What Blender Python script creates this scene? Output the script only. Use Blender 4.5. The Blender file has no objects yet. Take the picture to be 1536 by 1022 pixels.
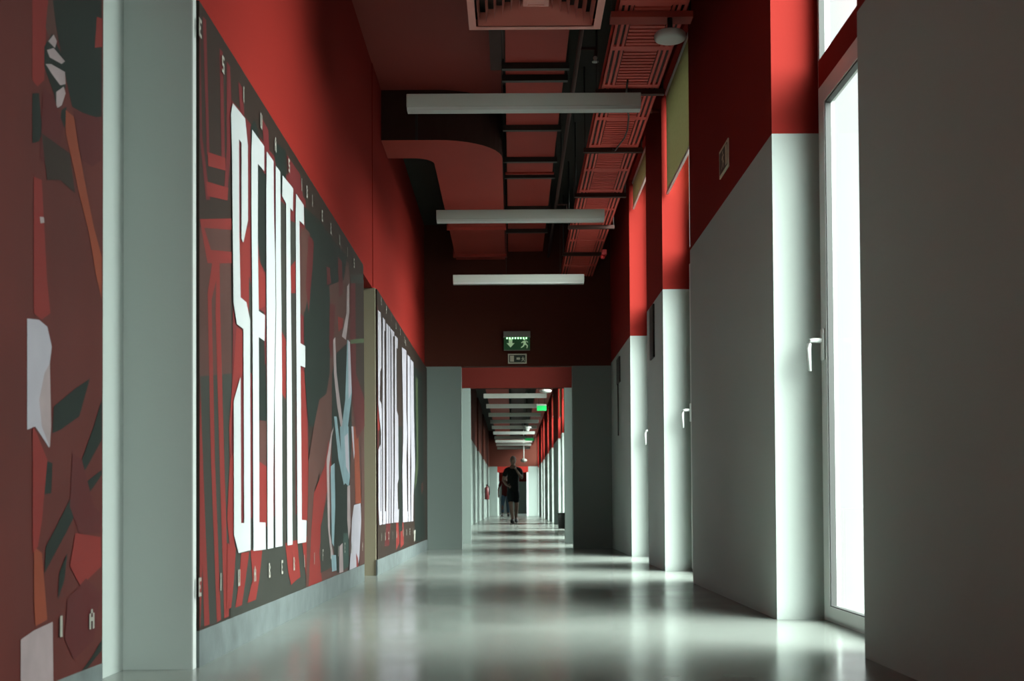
import bpy, bmesh, math, random
from mathutils import Vector, Matrix
random.seed(4)
S = bpy.context.scene
COL = S.collection
PI = math.pi

# ------------------------------------------------------------------ camera
FPX = 1800.0
PITCH, ROLL = math.radians(1.29), math.radians(.35)
CAM = Vector((0, 0, .5))
F_ = Vector((0, math.cos(PITCH), math.sin(PITCH)))
U0 = Vector((0, -math.sin(PITCH), math.cos(PITCH)))
R0 = Vector((1, 0, 0))
R_ = R0 * math.cos(ROLL) - U0 * math.sin(ROLL)
U_ = U0 * math.cos(ROLL) + R0 * math.sin(ROLL)
_d = Vector((0, 1, 0))
CX = 768 - FPX * _d.dot(R_) / _d.dot(F_)
CY = 757 + FPX * _d.dot(U_) / _d.dot(F_)


def on_plane(x, y, X):
    """the point of the wall plane x = X that the photograph shows at pixel (x, y): returns (Y, Z)"""
    d = F_ + R_ * ((x - CX) / FPX) - U_ * ((y - CY) / FPX)
    t = (X - CAM.x) / d.x
    p = CAM + d * t
    return p.y, p.z


cd = bpy.data.cameras.new('camera')
cam = bpy.data.objects.new('camera', cd)
COL.objects.link(cam)
cam.matrix_world = Matrix(((R_.x, U_.x, -F_.x, CAM.x), (R_.y, U_.y, -F_.y, CAM.y), (R_.z, U_.z, -F_.z, CAM.z), (0, 0, 0, 1)))
cd.sensor_fit = 'HORIZONTAL'
cd.sensor_width = 36
cd.lens = FPX / 1536 * 36
cd.shift_x = (768 - CX) / 1536
cd.shift_y = (CY - 511) / 1536
cd.clip_end = 300
cd.dof.use_dof = True
cd.dof.focus_distance = 7.2
cd.dof.aperture_fstop = 6.3
S.camera = cam

# ------------------------------------------------------------------ materials
MATS = {}


ALB = .6        # paints and inks are on the dark side, the daylight outside is strong


def mat(name, col, rough=.55, spec=.5, noise=0, nscale=6, metal=0, emit=0, bump=0, bscale=60, rvar=0):
    if not emit:
        col = tuple(q * ALB for q in col)
    m = bpy.data.materials.new(name)
    m.use_nodes = True
    nt = m.node_tree
    b = nt.nodes['Principled BSDF']
    b.inputs['Base Color'].default_value = (*col, 1)
    b.inputs['Roughness'].default_value = rough
    b.inputs['Metallic'].default_value = metal
    b.inputs['Specular IOR Level'].default_value = spec
    if emit:
        b.inputs['Emission Color'].default_value = (*col, 1)
        b.inputs['Emission Strength'].default_value = emit
    tc = nt.nodes.new('ShaderNodeTexCoord')
    if noise or rvar:
        n = nt.nodes.new('ShaderNodeTexNoise')
        n.inputs['Scale'].default_value = nscale
        n.inputs['Detail'].default_value = 6
        nt.links.new(tc.outputs['Object'], n.inputs['Vector'])
    if noise:
        mx = nt.nodes.new('ShaderNodeMix')
        mx.data_type = 'RGBA'
        mx.inputs['A'].default_value = (*[max(0, c * (1 - noise)) for c in col], 1)
        mx.inputs['B'].default_value = (*[min(1, c * (1 + noise)) for c in col], 1)
        nt.links.new(n.outputs['Fac'], mx.inputs['Factor'])
        nt.links.new(mx.outputs['Result'], b.inputs['Base Color'])
    if rvar:
        mr = nt.nodes.new('ShaderNodeMapRange')
        mr.inputs['From Min'].default_value = .3
        mr.inputs['From Max'].default_value = .7
        mr.inputs['To Min'].default_value = rough - rvar
        mr.inputs['To Max'].default_value = rough + rvar
        nt.links.new(n.outputs['Fac'], mr.inputs['Value'])
        nt.links.new(mr.outputs['Result'], b.inputs['Roughness'])
    if bump:
        n2 = nt.nodes.new('ShaderNodeTexNoise')
        n2.inputs['Scale'].default_value = bscale
        nt.links.new(tc.outputs['Object'], n2.inputs['Vector'])
        bp = nt.nodes.new('ShaderNodeBump')
        bp.inputs['Strength'].default_value = bump
        bp.inputs['Distance'].default_value = .002
        nt.links.new(n2.outputs['Fac'], bp.inputs['Height'])
        nt.links.new(bp.outputs['Normal'], b.inputs['Normal'])
    MATS[name] = m
    return m


BLACKC = mat('black_ceiling_paint', (.034, .032, .026), .8, .2)
WHITE = mat('white_paint', (.515, .59, .545), .75, .12, .03, 1.5, bump=.15)
RED = mat('red_paint', (.28, .022, .016), .8, .06, .05, 1.2, bump=.15)
REDD = mat('red_ceiling_paint', (.30, .045, .034), .6, .2, .06, 1.5)
CWALL = mat('white_paint_shaded', (.245, .30, .27), .75, .12, .03, 1.5)  # white paint, shade of the cross and far left walls coloured in
DRED = mat('red_paint_deep_shade', (.10, .013, .009), .8, .06, .05, 1.5)  # red paint again, darkened for the shade over the second doorway
CRED = mat('red_paint_shaded', (.10, .028, .018), .8, .08, .05, 1.5)  # shaded copy of the red paint for the dim cross and far left walls
BEIGE = mat('beige_paint', (.36, .33, .22), .6, .3, .04, 2)
FLOOR = mat('polished_concrete', (.25, .28, .25), .2, .3, .18, 1.6, rvar=.05, bump=.02, bscale=14)
PLINTH = mat('plinth_concrete', (.135, .165, .16), .6, .3, .55, 9, bump=.3)
FRAME = mat('white_window_frame', (.80, .86, .82), .35, .5)
GASK = mat('rubber_gasket', (.03, .035, .03), .6)
METAL = mat('grey_lamp_metal', (.62, .66, .58), .42, .5)
DIFF = mat('lamp_diffuser', (.70, .74, .69), .4, .5)
DUCT = mat('red_duct_paint', (.44, .062, .045), .6, .15, .08, 3)
TRAY = mat('red_tray_paint', (.80, .12, .09), .6, .2, .08, 3)
DUCTD = mat('duct_shade_and_dark_fittings', (.060, .024, .018), .7, .2)  # shade painted on the duct sides; also the dark pipe and fittings
PINK = mat('diffuser_red', (.95, .32, .26), .4, .5)
DARK = mat('dark_metal', (.025, .024, .02), .5, .4)
SENSOR = mat('sensor_plastic', (.62, .66, .60), .4)
ALARM = mat('alarm_red', (1.0, .05, .06), .3, .5)
GREY = mat('sign_grey', (.22, .24, .20), .5)
SGREEN = mat('sign_green_lit', (.003, .07, .016), .4, emit=.12)
SARROW = mat('sign_white_lit', (.55, .8, .5), .4, emit=.16)
LED = mat('sign_led', (.45, 1, .5), .4, emit=2.2)
SGDARK = mat('sign_green_plain', (.012, .045, .018), .5)
SPALE = mat('sign_pale', (.85, .9, .66), .5)
GRN = mat('hanging_sign_green', (.008, .36, .08), .4, emit=.5)
BLACKP = mat('bin_black', (.022, .022, .02), .45)
EXTR = mat('extinguisher_red', (.12, .012, .012), .35)
SKIN = mat('skin', (.30, .17, .12), .55, .4)
HAIR = mat('hair_grey', (.30, .28, .25), .7)
TEE = mat('black_cloth', (.010, .013, .011), .8, .2, .2, 40)
SHORT = mat('navy_cloth', (.012, .018, .020), .8, .2, .2, 40)
SHOE = mat('shoe_black', (.012, .012, .012), .5)
REDTEE = mat('dark_red_cloth', (.16, .02, .018), .8, .2)
JEANS = mat('blue_jeans', (.12, .21, .30), .8, .2, .3, 30)
EYE = mat('eye_dark', (.02, .015, .012), .3)
LIPS = mat('lips', (.28, .11, .09), .5)
GROUND = mat('outside_paving', (.16, .165, .155), .8, .2, .1, 1)
# mural inks
M_BASE = mat('mural_dark', (.028, .017, .012), .55, .14, .25, 1.6)
M_BASE2 = mat('mural_brown_red', (.095, .018, .014), .55, .14, .3, 3)
M_RED = mat('mural_red', (.20, .022, .018), .55, .14, .12, 5)
M_DRED = mat('mural_dark_red', (.085, .013, .013), .55, .14, .15, 5)
M_WINE = mat('mural_wine', (.13, .017, .018), .55, .14, .15, 5)
M_BROWN = mat('mural_brown', (.080, .034, .027), .55, .14, .3, 4)
M_GREEN = mat('mural_dark_green', (.010, .017, .013), .55, .14, .25, 4)
M_GREY = mat('mural_charcoal', (.032, .034, .027), .55, .14, .25, 4)
M_WHITE = mat('mural_white', (.50, .535, .53), .55, .14)
M_LET = mat('mural_small_letter', (.36, .35, .30), .55, .14)
M_BLUE = mat('mural_pale_blue', (.20, .30, .33), .55, .14, .3, 9)
M_PINK = mat('mural_pink_white', (.34, .27, .27), .55, .14, .35, 9)
M_ORNG = mat('mural_orange', (.22, .045, .02), .55, .14, .15, 8)
M_LILAC = mat('mural_lilac_white', (.40, .38, .42), .55, .14, .12, 9)
M_TEAL = mat('mural_teal', (.03, .06, .05), .55, .14, .3, 9)
M_OLIVE = mat('mural_olive', (.06, .085, .04), .55, .14, .3, 9)

# glass: lets light straight through, a little mirror sheen
g = bpy.data.materials.new('window_glass')
g.use_nodes = True
nt = g.node_tree
nt.nodes.clear()
o_ = nt.nodes.new('ShaderNodeOutputMaterial')
mx_ = nt.nodes.new('ShaderNodeMixShader')
tr_ = nt.nodes.new('ShaderNodeBsdfTransparent')
tr_.inputs['Color'].default_value = (.93, .955, .945, 1)
gl_ = nt.nodes.new('ShaderNodeBsdfGlossy')
gl_.inputs['Roughness'].default_value = .03
fr_ = nt.nodes.new('ShaderNodeLayerWeight')
fr_.inputs['Blend'].default_value = .5
pw_ = nt.nodes.new('ShaderNodeMath')
pw_.operation = 'POWER'
pw_.inputs[1].default_value = 5
nt.links.new(fr_.outputs['Facing'], pw_.inputs[0])
ml_ = nt.nodes.new('ShaderNodeMath')
ml_.operation = 'MULTIPLY_ADD'
ml_.inputs[1].default_value = .5
ml_.inputs[2].default_value = .02
nt.links.new(pw_.outputs[0], ml_.inputs[0])
nt.links.new(ml_.outputs[0], mx_.inputs[0])
nt.links.new(tr_.outputs[0], mx_.inputs[1])
nt.links.new(gl_.outputs[0], mx_.inputs[2])
nt.links.new(mx_.outputs[0], o_.inputs[0])
GLASS = g
# roller blind fabric: thin cloth that lets some daylight through
g = bpy.data.materials.new('blind_fabric')
g.use_nodes = True
nt = g.node_tree
nt.nodes.clear()
o_ = nt.nodes.new('ShaderNodeOutputMaterial')
mx_ = nt.nodes.new('ShaderNodeMixShader')
mx_.inputs[0].default_value = .22
di_ = nt.nodes.new('ShaderNodeBsdfDiffuse')
tl_ = nt.nodes.new('ShaderNodeBsdfTranslucent')
wv_ = nt.nodes.new('ShaderNodeTexNoise')
wv_.inputs['Scale'].default_value = 30
mc_ = nt.nodes.new('ShaderNodeMix')
mc_.data_type = 'RGBA'
mc_.inputs['A'].default_value = (.30, .295, .18, 1)
mc_.inputs['B'].default_value = (.38, .37, .235, 1)
nt.links.new(wv_.outputs['Fac'], mc_.inputs['Factor'])
nt.links.new(mc_.outputs['Result'], di_.inputs['Color'])
nt.links.new(mc_.outputs['Result'], tl_.inputs['Color'])
nt.links.new(di_.outputs[0], mx_.inputs[1])
nt.links.new(tl_.outputs[0], mx_.inputs[2])
nt.links.new(mx_.outputs[0], o_.inputs[0])
BLIND = g


# ------------------------------------------------------------------ mesh helpers
class MB:
    """collects faces, then links them as ONE mesh object"""

    def __init__(s):
        s.v, s.f, s.m, s.mats, s.sm = [], [], [], [], []

    def mi(s, m):
        if m not in s.mats:
            s.mats.append(m)
        return s.mats.index(m)

    def face(s, pts, m, smooth=False):
        i = len(s.v)
        s.v += [tuple(p) for p in pts]
        s.f.append(list(range(i, i + len(pts))))
        s.m.append(s.mi(m))
        s.sm.append(smooth)

    def solid(s, verts, faces, m, smooth=False):
        i = len(s.v)
        s.v += [tuple(p) for p in verts]
        for f in faces:
            s.f.append([i + k for k in f])
            s.m.append(s.mi(m))
            s.sm.append(smooth)

    def box(s, x0, x1, y0, y1, z0, z1, m):
        v = [(x0, y0, z0), (x1, y0, z0), (x1, y1, z0), (x0, y1, z0), (x0, y0, z1), (x1, y0, z1), (x1, y1, z1), (x0, y1, z1)]
        s.solid(v, [(3, 2, 1, 0), (4, 5, 6, 7), (0, 1, 5, 4), (1, 2, 6, 5), (2, 3, 7, 6), (3, 0, 4, 7)], m)
        return s

    def prism(s, plan, z0, z1, m, mtop=None, mbot=None):
        """vertical extrusion of a plan outline [(x, y)...], counter-clockwise"""
        n = len(plan)
        v = [(x, y, z0) for x, y in plan] + [(x, y, z1) for x, y in plan]
        s.solid(v, [(i, (i + 1) % n, n + (i + 1) % n, n + i) for i in range(n)], m)
        s.solid(v[:n], [tuple(range(n - 1, -1, -1))], mbot or m)
        s.solid(v[n:], [tuple(range(n))], mtop or m)
        return s

    def tube(s, pts, r, m, n=10, cap=True):
        pts = [Vector(p) for p in pts]
        rs = r if isinstance(r, (list, tuple)) else [r] * len(pts)
        rings = []
        for i, p in enumerate(pts):
            t = (pts[min(i + 1, len(pts) - 1)] - pts[max(i - 1, 0)]).normalized()
            a = t.cross(Vector((0, 0, 1)) if abs(t.z) < .9 else Vector((1, 0, 0))).normalized()
            b = t.cross(a)
            rings.append([p + (a * math.cos(2 * PI * k / n) + b * math.sin(2 * PI * k / n)) * rs[i] for k in range(n)])
        v = [q for R in rings for q in R]
        f = []
        for i in range(len(pts) - 1):
            for k in range(n):
                f.append((i * n + k, i * n + (k + 1) % n, (i + 1) * n + (k + 1) % n, (i + 1) * n + k))
        s.solid(v, f, m, True)
        if cap:
            s.solid(rings[0], [tuple(range(n))], m)
            s.solid(rings[-1], [tuple(range(n - 1, -1, -1))], m)
        return s

    def lathe(s, prof, c, m, n=24):
        """prof [(r, z)...] about the vertical axis through c"""
        c = Vector(c)
        v, f = [], []
        for r, z in prof:
            v += [c + Vector((r * math.cos(2 * PI * k / n), r * math.sin(2 * PI * k / n), z)) for k in range(n)]
        for i in range(len(prof) - 1):
            for k in range(n):
                f.append((i * n + k, i * n + (k + 1) % n, (i + 1) * n + (k + 1) % n, (i + 1) * n + k))
        s.solid(v, f, m, True)
        s.solid(v[:n], [tuple(range(n - 1, -1, -1))], m)
        s.solid(v[-n:], [tuple(range(n))], m)
        return s

    def build(s, name, parent=None, loc=None, bevel=0, fix=True):
        me = bpy.data.meshes.new(name)
        off = Vector(loc) if loc else Vector((0, 0, 0))
        me.from_pydata([tuple(Vector(p) - off) for p in s.v], [], s.f)
        for m in s.mats:
            me.materials.append(m)
        for p, mi, sm in zip(me.polygons, s.m, s.sm):
            p.material_index = mi
            p.use_smooth = sm
        if fix:
            bm = bmesh.new()
            bm.from_mesh(me)
            bmesh.ops.remove_doubles(bm, verts=bm.verts, dist=1e-5)
            bmesh.ops.recalc_face_normals(bm, faces=bm.faces)
            bm.to_mesh(me)
            bm.free()
        me.update()
        o = bpy.data.objects.new(name, me)
        COL.objects.link(o)
        if loc:
            o.location = off
        if parent:
            o.parent = parent
            if not loc:
                o.location = -Vector(parent.get('_base', (0, 0, 0)))
        if bevel:
            b = o.modifiers.new('bevel', 'BEVEL')
            b.width = bevel
            b.segments = 2
            b.limit_method = 'ANGLE'
        return o


def struct(o, label=None):
    o['kind'] = 'structure'
    if label:
        o['label'] = label
    return o


def tag(o, label, cat, group=None):
    o['label'] = label
    o['category'] = cat
    if group:
        o['group'] = group
    return o


def thing(name, label, cat, base=(0, 0, 0), group=None):
    """an Empty at the thing's base; its parts are written in room coordinates"""
    o = bpy.data.objects.new(name, None)
    o.empty_display_size = .1
    COL.objects.link(o)
    o.location = base
    o['_base'] = tuple(base)
    return tag(o, label, cat, group)


def copy_tree(o, parent=None, off=None):
    c = o.copy()
    COL.objects.link(c)
    c.parent = parent
    if off is not None:
        c.location = Vector(o.location) + Vector(off)
    for ch in list(o.children):
        copy_tree(ch, c)
    return c


# ------------------------------------------------------------------ room dimensions
XR, XL = 1.132, -.985           # corridor faces of the right piers and of the left wall
XRL = -1.195                    # recessed left wall
XW = 1.335                      # window plane
XO = 1.385                      # outside face
ZW = 2.095                      # where white paint meets red
ZC = 3.68                       # ceiling
Y0, Y1 = -6.0, 66.0
GAPS = [(-3.6, -2.2), (-.35, .95), (3.87, 5.15), (7.53, 8.9), (9.95, 11.37), (13.68, 14.8), (17.0, 18.6), (22.7, 24.2),
        (25.35, 26.8), (27.65, 29.1), (32.45, 33.75), (36.5, 37.75), (41.2, 42.6), (44.5, 45.9), (50.4, 51.75),
        (51.95, 53.5), (57, 58.5), (61, 62.5)]

MB().box(-1.4, XO, Y0 - .2, Y1 + .2, -.12, 0, FLOOR).build('floor')
struct(bpy.data.objects['floor'], 'glossy grey polished concrete corridor floor')
struct(MB().box(-1.4, XO, Y0 - .2, Y1 + .2, ZC, ZC + .15, BLACKC).build('ceiling'), 'black painted ceiling void above the ducts')
struct(MB().box(XL, -.05, Y0, 9.19, ZC - .014, ZC, REDD).build('ceiling_soffit'), 'dark red soffit along the left of the ceiling')
struct(MB().box(XO, 80, -60, 120, -.32, -.12, GROUND).build('ground_outside'), 'pale paving outside the windows')


def two_tone(name, x0, x1, y0, y1, zw=ZW, low=WHITE, up=RED, z1=ZC, label=None):
    b = MB()
    b.box(x0, x1, y0, y1, 0, zw, low)
    b.box(x0, x1, y0, y1, zw, z1, up)
    o = b.build(name, fix=False)
    struct(o, label)
    return o


# right piers
prev = Y0 - .2
for a, b in GAPS + [(Y1 + .2, None)]:
    two_tone('wall_right', XR, XO, prev, a, label='pier of the window wall, white below and red above')
    prev = b
    if b:
        struct(MB().box(XR, XO, a, b, 3.585, ZC, RED).build('wall_right_lintel'))
# left wall
two_tone('wall_left', -1.4, XRL, Y0 - .2, 3.69, label='set back left wall nearest the camera')
b = MB()
b.box(-1.4, XL, 3.69, 7.9, 0, ZW, WHITE)
b.box(-1.4, XL, 3.69, 7.9, ZW, ZC, RED)
b.box(-1.4, XRL, 7.9, 8.52, 0, 2.05, M_BASE2)
b.box(-1.4, XL, 7.9, 8.52, 2.05, ZC, RED)
b.box(-1.4, XL + .018, 8.52, 13.56, 0, 2.05, BEIGE)
b.box(-1.4, XL + .005, 8.52, 13.56, 2.05, ZC, RED)
struct(b.build('wall_left', fix=False), 'left wall that carries the murals, red above')
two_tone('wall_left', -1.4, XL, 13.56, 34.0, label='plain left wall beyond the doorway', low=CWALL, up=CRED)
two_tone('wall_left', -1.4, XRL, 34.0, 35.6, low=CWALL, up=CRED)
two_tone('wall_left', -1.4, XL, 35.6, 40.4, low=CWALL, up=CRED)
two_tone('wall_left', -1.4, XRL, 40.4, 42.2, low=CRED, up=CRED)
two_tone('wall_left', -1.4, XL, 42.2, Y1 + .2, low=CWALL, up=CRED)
two_tone('wall_back', XRL, XR, Y0 - .2, Y0)
two_tone('wall_front', XL, XR, Y1, Y1 + .2, zw=1.75, label='end wall of the corridor')


def portal(y0, y1, xa, xb, top, label, low=WHITE, up=RED):
    b = MB()
    b.box(XL, xa, y0, y1, 0, top, low)
    b.box(xb, XR, y0, y1, 0, top, low)
    b.box(XL, XR, y0, y1, top, ZC, up)
    struct(b.build('wall_cross', fix=False), label)


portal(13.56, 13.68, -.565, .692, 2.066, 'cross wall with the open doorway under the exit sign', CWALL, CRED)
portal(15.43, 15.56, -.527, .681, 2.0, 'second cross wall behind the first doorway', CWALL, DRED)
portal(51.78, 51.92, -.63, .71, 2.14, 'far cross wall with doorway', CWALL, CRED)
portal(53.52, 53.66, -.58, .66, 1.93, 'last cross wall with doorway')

# corner trims and baseboards
struct(MB().box(XL, XL + .004, 3.69, 3.728, .0, 2.09, FRAME).build('trim_1'), 'pale corner profile beside the large mural')
struct(MB().box(XL, XL + .012, 3.735, 7.905, 0, .113, PLINTH).build('baseboard_left'), 'grey concrete baseboard below the large mural')
struct(MB().box(XL + .018, XL + .03, 8.515, 13.555, 0, .113, PLINTH).build('baseboard_left'), 'grey concrete baseboard below the farther mural')
struct(MB().box(XRL, XRL + .012, Y0, 3.47, 0, .05, PLINTH).build('baseboard_left'))


# ------------------------------------------------------------------ windows
def window(n, a, b):
    fr = MB()
    x0, x1 = XW, XW + .04
    w = .05
    fr.box(x0, x1, a, a + w, 0, 3.585, FRAME)
    fr.box(x0, x1, b - w, b, 0, 3.585, FRAME)
    fr.box(x0, x1, a + w, b - w, 0, .02, FRAME)
    fr.box(x0, x1, a + w, b - w, 3.535, 3.585, FRAME)
    root = fr.build('window_%d' % n, bevel=0)
    struct(root, 'tall white framed window with red transom')
    MB().box(x0 - .012, x1, a + w, b - w, 2.27, 2.39, RED).build('transom', root)['label'] = 'red painted transom'
    s = MB()
    q = .085
    xs = XW - .012
    s.box(xs, x1 - .008, a + w, a + w + q, .02, 2.27, FRAME)
    s.box(xs, x1 - .008, b - w - q, b - w, .02, 2.27, FRAME)
    s.box(xs, x1 - .008, a + w + q, b - w - q, .02, .065, FRAME)
    s.box(xs, x1 - .008, a + w + q, b - w - q, 2.19, 2.27, FRAME)
    sash = s.build('sash', root)
    k = MB()
    for (ya, yb, za, zb) in ((a + w + q, a + w + q + .008, .065, 2.19), (b - w - q - .008, b - w - q, .065, 2.19),
                             (a + w + q, b - w - q, 2.182, 2.19), (a + w + q, b - w - q, .065, .07),
                             (a + w, a + w + .006, 2.39, 3.535), (b - w - .006, b - w, 2.39, 3.535)):
        k.box(xs + .004, xs + .028, ya, yb, za, zb, GASK)
    k.build('gasket', root)
    MB().box(x0 + .018, x0 + .024, a + w + q, b - w - q, .065, 2.19, GLASS).build('glass_pane', root)
    MB().box(x0 + .018, x0 + .024, a + w, b - w, 2.39, 3.535, GLASS).build('glass_pane', root)
    # lever handle on the far stile
    yh = b - w - .045
    h = MB()
    h.box(xs - .012, xs, yh - .018, yh + .018, 1.10, 1.235, FRAME)
    hd = h.build('handle_plate', sash, bevel=.005)
    hd['label'] = 'white window handle'
    l = MB()
    l.tube([(xs - .01, yh, 1.185), (xs - .045, yh, 1.185), (xs - .058, yh, 1.183), (xs - .064, yh, 1.172), (xs - .066, yh, 1.15), (xs - .062, yh, 1.055)],
           [.011, .010, .010, .010, .010, .0075], FRAME, 10)
    l.build('lever', sash)
    # light portal so that daylight is sampled through the opening
    ld = bpy.data.lights.new('daylight_opening', 'AREA')
    ld.shape = 'RECTANGLE'
    ld.size, ld.size_y = 3.5, b - a - .05
    ld.cycles.is_portal = True
    lo = bpy.data.objects.new('daylight_opening', ld)
    COL.objects.link(lo)
    lo.location = (XW + .055, (a + b) / 2, 1.79)
    lo.rotation_euler = (0, PI / 2, 0)


for i, (a, b) in enumerate(GAPS):
    window(i + 1, a, b)

# roller blinds
blinds = [(7.55, 8.88, 2.80, 'beige roller blind lowered to eye catching bar, in the second window opening'),
          (9.97, 11.35, 3.30, 'mostly raised beige roller blind, third window opening before the doorway'),
          (25.38, 26.78, 2.85, 'beige roller blind in first window seen past the doorway'),
          (27.67, 29.08, 2.6, 'beige roller blind hanging lowest in the windows past the doorway'),
          (32.47, 33.73, 2.95, 'narrow beige roller blind, third window seen past the doorway'),
          (36.52, 37.73, 3.1, 'narrow beige roller blind, fourth window seen past the doorway'),
          (44.52, 45.88, 2.9, 'far beige roller blind, window nearest the red lit far doorway')]
blinds[0] = (7.55, 8.88, 2.80, 'lowest hanging beige roller blind this side of the doorway')
for a, b, zb, lab in blinds:
    t = thing('roller_blind', lab, 'blind', (1.17, (a + b) / 2, zb), 'roller blinds in the window openings')
    MB().box(1.168, 1.171, a, b, zb + .02, 3.54, BLIND).build('fabric', t)
    MB().box(1.162, 1.178, a, b, zb, zb + .022, FRAME).build('bottom_bar', t)
    MB().tube([(1.185, a, 3.555), (1.185, b, 3.555)], .026, FRAME, 12).build('roller_tube', t)

# ------------------------------------------------------------------ murals
GLY = {'E': ['111', '1..', '11.', '1..', '111'], 'I': ['.1.', '.1.', '.1.', '.1.', '.1.'], 'U': ['1.1', '1.1', '1.1', '1.1', '111'],
       'A': ['.1.', '1.1', '111', '1.1', '1.1'], 'B': ['11.', '1.1', '11.', '1.1', '111'], 'F': ['111', '1..', '11.', '1..', '1..'],
       'S': ['111', '1..', '111', '..1', '111'], 'C': ['111', '1..', '1..', '1..', '111'], 'V': ['1.1', '1.1', '1.1', '1.1', '.1.'], 'L': ['1..', '1..', '1..', '1..', '111']}


class Mural:
    def __init__(s, name, label, X, y0, y1, z0, z1, base, th=.012):
        s.X, s.b = X + th, (y0, y1, z0, z1)
        s.root = MB().box(X, X + th, y0, y1, z0, z1, base).build(name, loc=(X, (y0 + y1) / 2, z0))
        s.root['_base'] = (X, (y0 + y1) / 2, z0)
        tag(s.root, label, 'mural')
        s.art, s.let, s.small = MB(), MB(), MB()
        s.k = 0

    def pt(s, x, y, e):
        Y, Z = on_plane(x, y, s.X)
        y0, y1, z0, z1 = s.b
        return (s.X + e, min(max(Y, y0 + .002), y1 - .002), min(max(Z, z0 + .002), z1 - .002))

    def poly(s, pts, m, to=None):
        """an area of ink, its outline read off the photograph and laid on the wall"""
        s.k += 1
        e = .0004 + .00005 * s.k if to is None else .0052
        P = [Vector(s.pt(x, y, e)) for x, y in pts]
        # shoelace in (Y, Z) so that the ink faces the room
        A = sum(P[i].y * P[(i + 1) % len(P)].z - P[(i + 1) % len(P)].y * P[i].z for i in range(len(P)))
        if A < 0:
            P.reverse()
        (to or s.art).face(P, m)

    def glyph(s, ch, x, y, h, w=.032, m=M_LET):
        """one small letter, its centre at pixel (x, y), h and w in metres"""
        Y, Z = on_plane(x, y, s.X)
        e = .0056
        for r, row in enumerate(GLY[ch]):
            for c, v in enumerate(row):
                if v == '1':
                    ya, yb = Y + w * (c / 3 - .5), Y + w * ((c + 1) / 3 - .5)
                    zb, za = Z + h * (.5 - r / 5), Z + h * (.5 - (r + 1) / 5)
                    s.small.face([(s.X + e, ya, za), (s.X + e, yb, za), (s.X + e, yb, zb), (s.X + e, ya, zb)], m)

    def done(s):
        if s.art.f:
            s.art.build('printed_artwork', s.root, fix=False)
        if s.let.f:
            s.let.build('tall_lettering', s.root, fix=False)['label'] = 'tall condensed white letters'
        if s.small.f:
            s.small.build('small_lettering', s.root, fix=False)['label'] = 'small pale spaced letters'


# --- large mural
mu = Mural('wall_mural', 'large red and black wall mural with five tall white letters', XL, 3.735, 7.9, .113, 2.09, M_BASE)
P = mu.poly


def z1(x, y): return 335 + x / 5.377, 150 + y / 5.377


def z2(x, y): return 335 + x / 5.377, 330 + y / 5.377


def z3(x, y): return 335 + x / 5.377, 500 + y / 5.377


def z4(x, y): return 335 + x / 5.377, 660 + y / 5.377


# lighter brown ground in the lower half, behind the outlines
P([(287, 330), (345, 345), (348, 640), (340, 760), (287, 700)], M_BROWN)
P([(287, 560), (352, 560), (352, 900), (330, 935), (287, 945)], M_GREY)
# red outlines of big letters at the left end
P([(294, 10), (299, 14), (303, 205), (315, 300), (309, 300), (300, 210)], M_WINE)
P([(304, 24), (309, 30), (314, 232), (310, 232)], M_WINE)
P([(329, 72), (334, 78), (337, 238), (332, 236)], M_WINE)
P([(340, 92), (345, 100), (347, 160), (345, 235), (341, 290), (336, 284), (340, 225)], M_WINE)
P([(311, 228), (338, 237), (338, 256), (312, 249)], M_RED)
P([(309, 272), (342, 282), (341, 301), (311, 294)], M_RED)
P([(285, 316), (347, 328), (347, 345), (306, 342), (316, 375), (347, 378), (347, 395), (311, 395), (295, 325), (293, 340), (285, 338)], M_RED)
P([(287, 338), (292, 338), (298, 600), (305, 800), (300, 942), (293, 945), (296, 800), (291, 600)], M_RED)
P([(318, 394), (329, 394), (330, 470), (336, 690), (343, 925), (336, 928), (329, 690), (323, 470), (324, 420), (317, 450), (322, 690), (331, 930), (325, 934), (316, 690), (311, 440)], M_RED)
P([(296, 560), (299, 560), (308, 800), (314, 937), (306, 940), (302, 800)], M_RED)
# wine red and dark patches behind the letters
P([(347, 150), (362, 168), (458, 300), (462, 560), (462, 800), (349, 832), (345, 700), (349, 500)], M_WINE)
P([(345, 780), (480, 770), (484, 876), (345, 928)], M_GREY)
P([(393, 178), (402, 195), (404, 235), (396, 228)], M_WINE)
P([(430, 232), (450, 262), (458, 330), (434, 300)], M_WINE)
P([(357, 122), (363, 132), (368, 200), (374, 260), (369, 300), (362, 200)], M_WINE)
P([(375, 190), (382, 180), (390, 210), (394, 290), (376, 260)], M_GREEN)
P([(412, 212), (428, 226), (430, 300), (420, 290), (412, 240)], M_GREEN)
P([(384, 245), (398, 262), (398, 410), (390, 395), (385, 350)], M_GREEN)
P([(358, 350), (374, 340), (374, 470), (360, 450)], M_RED)
P([(373, 415), (377, 430), (377, 560), (373, 560)], M_GREY)
P([(385, 380), (397, 415), (397, 460), (386, 465)], M_RED)
P([(384, 462), (395, 468), (397, 540), (388, 620), (385, 560)], M_GREEN)
P([(385, 560), (398, 545), (399, 632), (385, 630)], M_GREEN)
P([(385, 632), (399, 632), (399, 700), (385, 690)], M_BROWN)
P([(385, 690), (399, 700), (400, 790), (387, 790)], M_RED)
P([(354, 492), (363, 496), (363, 600), (357, 570), (347, 620), (344, 700), (343, 640), (349, 560)], M_RED)
P([(344, 690), (349, 680), (349, 800), (353, 832), (345, 832), (340, 780)], M_RED)
P([(359, 570), (364, 560), (364, 790), (359, 785)], M_WINE)
P([(419, 300), (428, 308), (429, 780), (421, 785)], M_GREY)
P([(421, 495), (428, 510), (428, 600), (422, 590)], M_RED)
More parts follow.
